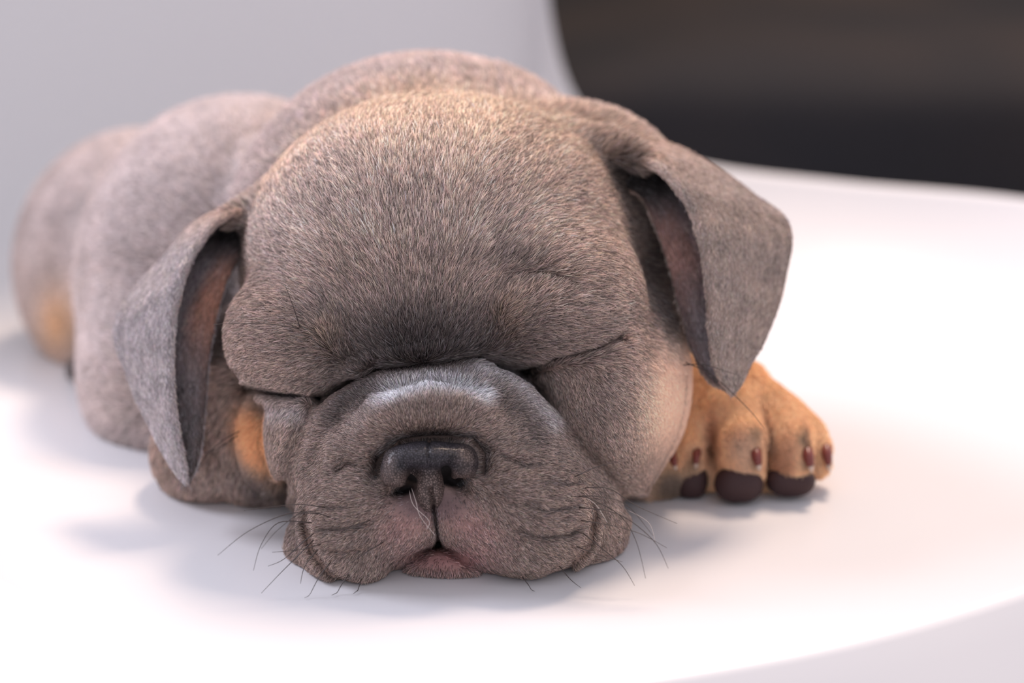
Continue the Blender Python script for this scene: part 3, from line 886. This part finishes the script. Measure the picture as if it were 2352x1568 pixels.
def build_ear(side, label):
    S = ear_sheet(EARS[side], 0.10)
    nr, nc = S.shape[:2]
    du = np.gradient(S, axis=1); dv = np.gradient(S, axis=0)
    N = np.cross(du, dv); N /= np.linalg.norm(N, axis=2)[..., None] + 1e-9
    # outer face: front panel should face the viewer (towards smaller depth)
    if N[nr // 2, 10, 2] > 0: N = -N
    ii, jj = np.meshgrid(np.arange(nr) / (nr - 1), np.arange(nc) / (nc - 1), indexing='ij')
    edge = np.clip(np.minimum(np.minimum(jj, 1 - jj) * 9, (1 - ii) * 8), 0, 1)
    th = (3 + 9 * np.sqrt(edge))[..., None]
    S = S + N * 2.5 * (vnoise(S.reshape(-1, 3), 40, 4).reshape(nr, nc))[..., None]
    O = S + N * th; I = S - N * th
    V = np.concatenate([O.reshape(-1, 3), I.reshape(-1, 3)]); K = nr * nc
    q = []
    for a in range(nr - 1):
        for b in range(nc - 1):
            q.append((a * nc + b, a * nc + b + 1, (a + 1) * nc + b + 1, (a + 1) * nc + b))
    q = np.array(q); qi = q[:, ::-1] + K
    per = [(0, b) for b in range(nc)] + [(a, nc - 1) for a in range(1, nr)] + [(nr - 1, b) for b in range(nc - 2, -1, -1)] + [(a, 0) for a in range(nr - 2, 0, -1)]
    pid = np.array([a * nc + b for a, b in per]); nx = np.roll(pid, -1)
    st = np.stack([pid, pid + K, nx + K, nx], 1)
    t_in = np.clip(ii, 0, 1).ravel()
    def inner_col(t, jj):
        c = np.repeat(np.array([[0.40, 0.35, 0.36]]), len(t), 0)
        pk = np.array([0.62, 0.32, 0.22]) if side == 'left' else np.array([0.50, 0.29, 0.24])
        e = np.clip((jj - 0.89) / 0.06, 0, 1)
        c = mixc(c, np.array([0.17, 0.12, 0.11]), 0.8 * e)
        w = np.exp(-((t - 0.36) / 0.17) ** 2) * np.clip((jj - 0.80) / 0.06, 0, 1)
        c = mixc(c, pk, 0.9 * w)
        c = mixc(c, DARK * 0.5, np.clip((0.26 - t) / 0.10, 0, 1))  # shadowed hollow at the ear top painted near-black
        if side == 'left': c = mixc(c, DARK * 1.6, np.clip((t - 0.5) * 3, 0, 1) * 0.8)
        return c
    def outer_col(t, jj):
        g = np.array([0.50, 0.45, 0.45]) if side == 'left' else np.array([0.43, 0.34, 0.29])
        c = np.repeat(g[None], len(t), 0)
        c = mixc(c, np.array([0.62, 0.46, 0.37]), 0.8 * np.clip((0.26 - t) / 0.16, 0, 1))
        rim = np.exp(-(jj / 0.03) ** 2)
        c = mixc(c, np.array([0.80, 0.60, 0.50]), rim * 0.8)
        return c
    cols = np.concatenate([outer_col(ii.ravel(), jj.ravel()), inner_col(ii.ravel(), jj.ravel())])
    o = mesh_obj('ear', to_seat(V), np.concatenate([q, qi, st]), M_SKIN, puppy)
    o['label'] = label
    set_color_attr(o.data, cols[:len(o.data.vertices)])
    down = np.gradient(S, axis=0); down /= np.linalg.norm(down, axis=2)[..., None] + 1e-9
    for layer, nh, L, rd, colf, sgn in ((O, 120000, 17, 1.1, outer_col, 1), (I, 45000, 20, 1.1, inner_col, -1)):
        Vl = layer.reshape(-1, 3)
        P, TI, WB = sample(Vl, q, nh)
        nn = (N.reshape(-1, 3)[TI] * WB[..., None]).sum(1) * sgn
        nn /= np.linalg.norm(nn, axis=1)[:, None] + 1e-9
        tt = (down.reshape(-1, 3)[TI] * WB[..., None]).sum(1)
        t = (ii.ravel()[TI] * WB).sum(1); jv = (jj.ravel()[TI] * WB).sum(1)
        # strands near the front rim lean over it
        nl = np.where(jv < 0.05, 26, L) if sgn < 0 else np.full(len(P), L)
        make_fur('fur', P, nn, tt, nl * (1 + 0.8 * (sgn < 0) * (rng.random(len(P)) < 0.06)), np.full(len(P), rd),
                 strand_var(colf(t, jv) * (1 + 0.16 * vnoise(P * np.array([1, 0.45, 1]), 13, 6))[:, None], len(P), 0.6, 1.4, 0.15), o, lift=0.18)
    return o
build_ear('left', 'lavender-grey drop ear hanging over the folded foreleg')
build_ear('right', 'brown-grey drop ear hanging over the tan paw')
print('ears', time.time() - T0)

# ------------------------------------------------------------------ nose
NP = [E(910, 1080, 46, 36, 44, 58, 10), E(1064, 1062, 50, 35, 42, 58, 10), E(985, 1046, 45, 100, 34, 62, 16),
      E(986, 1112, 68, 38, 66, 60, 12), E(985, 1080, 92, 90, 52, 56, 12)]
NB = [bound(p) for p in NP]
NBR = [([(898, 1131), (926, 1131), (943, 1122), (947, 1104)], 55, 8), ([(1025, 1083), (1029, 1102), (1042, 1112), (1068, 1108)], 55, 8),
       ([(986, 1014), (984, 1040), (986, 1070)], 5, 4), ([(989, 1122), (994, 1150), (998, 1185)], 16, 5),
       ([(930, 1098), (950, 1080)], 6, 9), ([(1022, 1072), (1040, 1060)], 6, 9)]
def sdf_nose(p):
    r = None
    for pr in NP:
        a = prim(pr, p); r = a if r is None else smin(r, a, pr[3])
    u, v, d = uvd(p)
    for pts, amp, wd in NBR:
        r = r + amp * np.exp(-(seg_dist(u, v, pts) / wd) ** 2)
    return r
lo = np.min([b[0] for b in NB], 0) - 30; hi = np.max([b[1] for b in NB], 0) + 30
NV, NF_ = sdf_mesh(sdf_nose, lo, hi, 2.6, 4)
nose = mesh_obj('nose', to_seat(NV), NF_, M_NOSE, puppy)
nose['label'] = 'dark leathery flat nose with two nostrils'
u, v, d = uvd(NV)
nc = np.repeat(np.array([[0.045, 0.040, 0.048]]), len(NV), 0)
BRN = np.array([0.155, 0.112, 0.098])
nc = mixc(nc, BRN, np.clip((v - 1072) / 22, 0, 1))
nc = mixc(nc, BRN, 0.9 * blob(u, v, 1072, 1050, 24, 30))
nc = mixc(nc, BRN, 0.8 * blob(u, v, 893, 1075, 16, 40))
nc = mixc(nc, np.array([0.004, 0.003, 0.003]), np.clip(sum(np.exp(-(seg_dist(u, v, q[0]) / 8.5) ** 4) for q in NBR[:2]), 0, 1))  # nostril shade painted into the nose colour
set_color_attr(nose.data, nc[:len(nose.data.vertices)])

# ------------------------------------------------------------------ pads and claws
def blob_mesh(u, v, d, rx, ry, rz, flat=0.0, seg=14):
    V = []; F = []
    x, y, D = head_on(u, v, d); s = D / D0
    for i in range(seg + 1):
        a = math.pi * i / seg
        for k in range(seg * 2):
            b = math.pi * 2 * k / (seg * 2)
            e = 0.82
            cx = math.copysign(abs(math.sin(a) * math.cos(b)) ** e, math.cos(b)); cz = math.copysign(abs(math.sin(a) * math.sin(b)) ** e, math.sin(b))
            V.append((x + rx * s * cx, y + ry * s * math.cos(a), D + rz * cz))
    V = np.array(V)
    h = height(V); V = V + np.clip(5.0 - h, 0, None)[:, None] * np.array([0, CT, -ST])
    n = seg * 2
    for i in range(seg):
        for k in range(n):
            m = (k + 1) % n
            F.append((i * n + k, i * n + m, (i + 1) * n + m, (i + 1) * n + k))
    return to_seat(V), F
for a in ((1697, 1110, 598, 57, 44, 50), (1816, 1103, 630, 57, 38, 46), (1588, 1102, 640, 38, 44, 38), (1520, 1118, 650, 36, 30, 36)):
    vv, ff = blob_mesh(*a)
    mesh_obj('paw_pad', vv, ff, M_PAD, puppy)
def claw(u, v, d, L, r, lean):
    p = [(u - lean * 0.3, v - L * 0.5, d + 22), (u, v - L * 0.2, d), (u + lean * .4, v + L * 0.2, d - 6), (u + lean * .6, v + L * 0.5, d + 2)]
    c = catmull([head_on(*q) for q in p], 4)
    k = len(c); cut = int(k * 0.66)
    rr = r * np.array([1.0 - 0.85 * (i / (k - 1)) ** 1.6 for i in range(k)]) * 1.1
    vv, ff = tube(c[:cut + 1], rr[:cut + 1], 8)
    o = mesh_obj('claw', to_seat(vv), ff, M_CLAW, puppy)
    vv, ff = tube(c[cut:], rr[cut:], 8)
    t = mesh_obj('claw_tip', to_seat(vv), ff, M_TIP, o)
for a in ((1738, 1058, 548, 46, 14, 10), (1857, 1060, 582, 48, 15, 12), (1900, 1056, 650, 54, 14, 8), (1600, 1055, 590, 44, 11, -4), (1546, 1062, 560, 34, 11, 10)):
    claw(*a)

# ------------------------------------------------------------------ whiskers
WH = [
 # image-right side
 [(1340, 1138, 250), (1420, 1180, 225), (1460, 1240, 215), (1483, 1328, 210)], [(1345, 1120, 250), (1400, 1122, 230), (1460, 1160, 210), (1555, 1202, 200)],
 [(1330, 1165, 240), (1420, 1180, 215), (1500, 1240, 200), (1535, 1305, 195)], [(1320, 1095, 240), (1370, 1072, 225), (1430, 1058, 215)],
 [(1335, 1195, 230), (1400, 1205, 210), (1470, 1225, 200), (1532, 1258, 195)], [(1340, 1225, 225), (1390, 1265, 210), (1430, 1300, 200), (1458, 1345, 195)],
 [(1325, 1255, 220), (1380, 1275, 210), (1430, 1290, 205)], [(1330, 1140, 235), (1380, 1140, 215), (1440, 1160, 210), (1500, 1230, 200)],
 [(1200, 1325, 170), (1215, 1345, 150), (1228, 1368, 145)], [(1285, 1300, 200), (1310, 1330, 190), (1335, 1350, 190)],
 [(1120, 1340, 130), (1125, 1360, 115), (1095, 1376, 110)],
 [(1575, 832, 480), (1640, 865, 440), (1720, 940, 420), (1756, 985, 410)], [(1570, 838, 480), (1620, 838, 450), (1690, 860, 430)],
 # image-left side
 [(745, 1165, 230), (690, 1158, 215), (630, 1163, 205), (560, 1172, 200)], [(735, 1180, 230), (660, 1180, 210), (570, 1220, 200), (500, 1275, 195)],
 [(715, 1200, 230), (640, 1200, 210), (600, 1250, 205), (582, 1310, 200)], [(720, 1225, 230), (690, 1250, 210), (650, 1285, 205), (615, 1300, 200)],
 [(720, 1240, 225), (680, 1280, 210), (640, 1320, 205), (600, 1362, 200)], [(730, 1262, 220), (700, 1300, 205), (690, 1340, 200)],
 [(760, 1290, 210), (730, 1330, 195), (700, 1390, 190)], [(800, 1320, 190), (780, 1350, 180), (762, 1392, 175)],
 [(830, 1330, 180), (820, 1362, 165), (812, 1395, 160)], [(850, 1195, 130), (790, 1212, 110), (730, 1218, 120)],
 [(880, 1245, 110), (830, 1275, 90), (795, 1300, 100)], [(760, 1188, 220), (700, 1175, 200), (640, 1215, 190), (600, 1260, 190)],
 [(735, 1250, 220), (690, 1262, 205), (625, 1268, 200)], [(940, 1340, 140), (935, 1362, 128), (940, 1378, 125)],
 # brow and cheek hairs
 [(690, 755, 150), (620, 744, 120), (550, 742, 130), (490, 745, 150)], [(690, 755, 150), (672, 700, 115), (655, 655, 110)],
 [(550, 990, 480), (500, 1020, 450), (455, 1070, 430)], [(545, 1000, 480), (500, 1030, 450), (460, 1042, 440)],
]
PALE = [[(1345, 1142, 240), (1370, 1160, 215), (1395, 1200, 205)], [(945, 1120, 5), (955, 1150, -2), (965, 1185, 8), (1000, 1230, 25)], [(1440, 1170, 260), (1490, 1200, 240), (1505, 1245, 230)], [(940, 1125, 5), (950, 1160, 0), (985, 1195, 10), (980, 1215, 15)]]
WU, WV, WD = uvd(BV)
WD = np.where(BN[:, 2] < 0.1, WD, 1e9)
def surf_depth(u, v):
    m = (np.abs(WU - u) < 14) & (np.abs(WV - v) < 14)
    return WD[m].min() if m.any() else 1e9
for k, (lst, mat) in enumerate(((WH, M_WHISK), (PALE, M_WHISK_PALE))):
    for w in lst:
        q = np.array(catmull([(a, b, c) for a, b, c in w], 6))
        d0 = min(surf_depth(q[0, 0], q[0, 1]), 700)
        m = len(q)
        run = np.cumsum(np.r_[0, np.hypot(np.diff(q[:, 0]), np.diff(q[:, 1]))])
        for i in range(m):
            dd = d0 + (6 if i == 0 else -16) - 0.22 * run[i]
            q[i, 2] = min(dd, surf_depth(q[i, 0], q[i, 1]) - 14 if i else dd)
        q[1:-1, 2] = (q[:-2, 2] + q[1:-1, 2] * 2 + q[2:, 2]) / 4
        c = np.array([head_on(*p) for p in q])
        h = height(c); c = c + np.clip(5 - h, 0, None)[:, None] * np.array([0, CT, -ST])
        rr = np.linspace(1.5 if k == 0 else 0.75, 0.45, len(c))
        vv, ff = tube(to_seat(c), rr * SC, 5)
        o = mesh_obj('whisker', vv, ff, mat, puppy)
        if k: o['label'] = 'pale stray hair'
print('total', time.time() - T0)
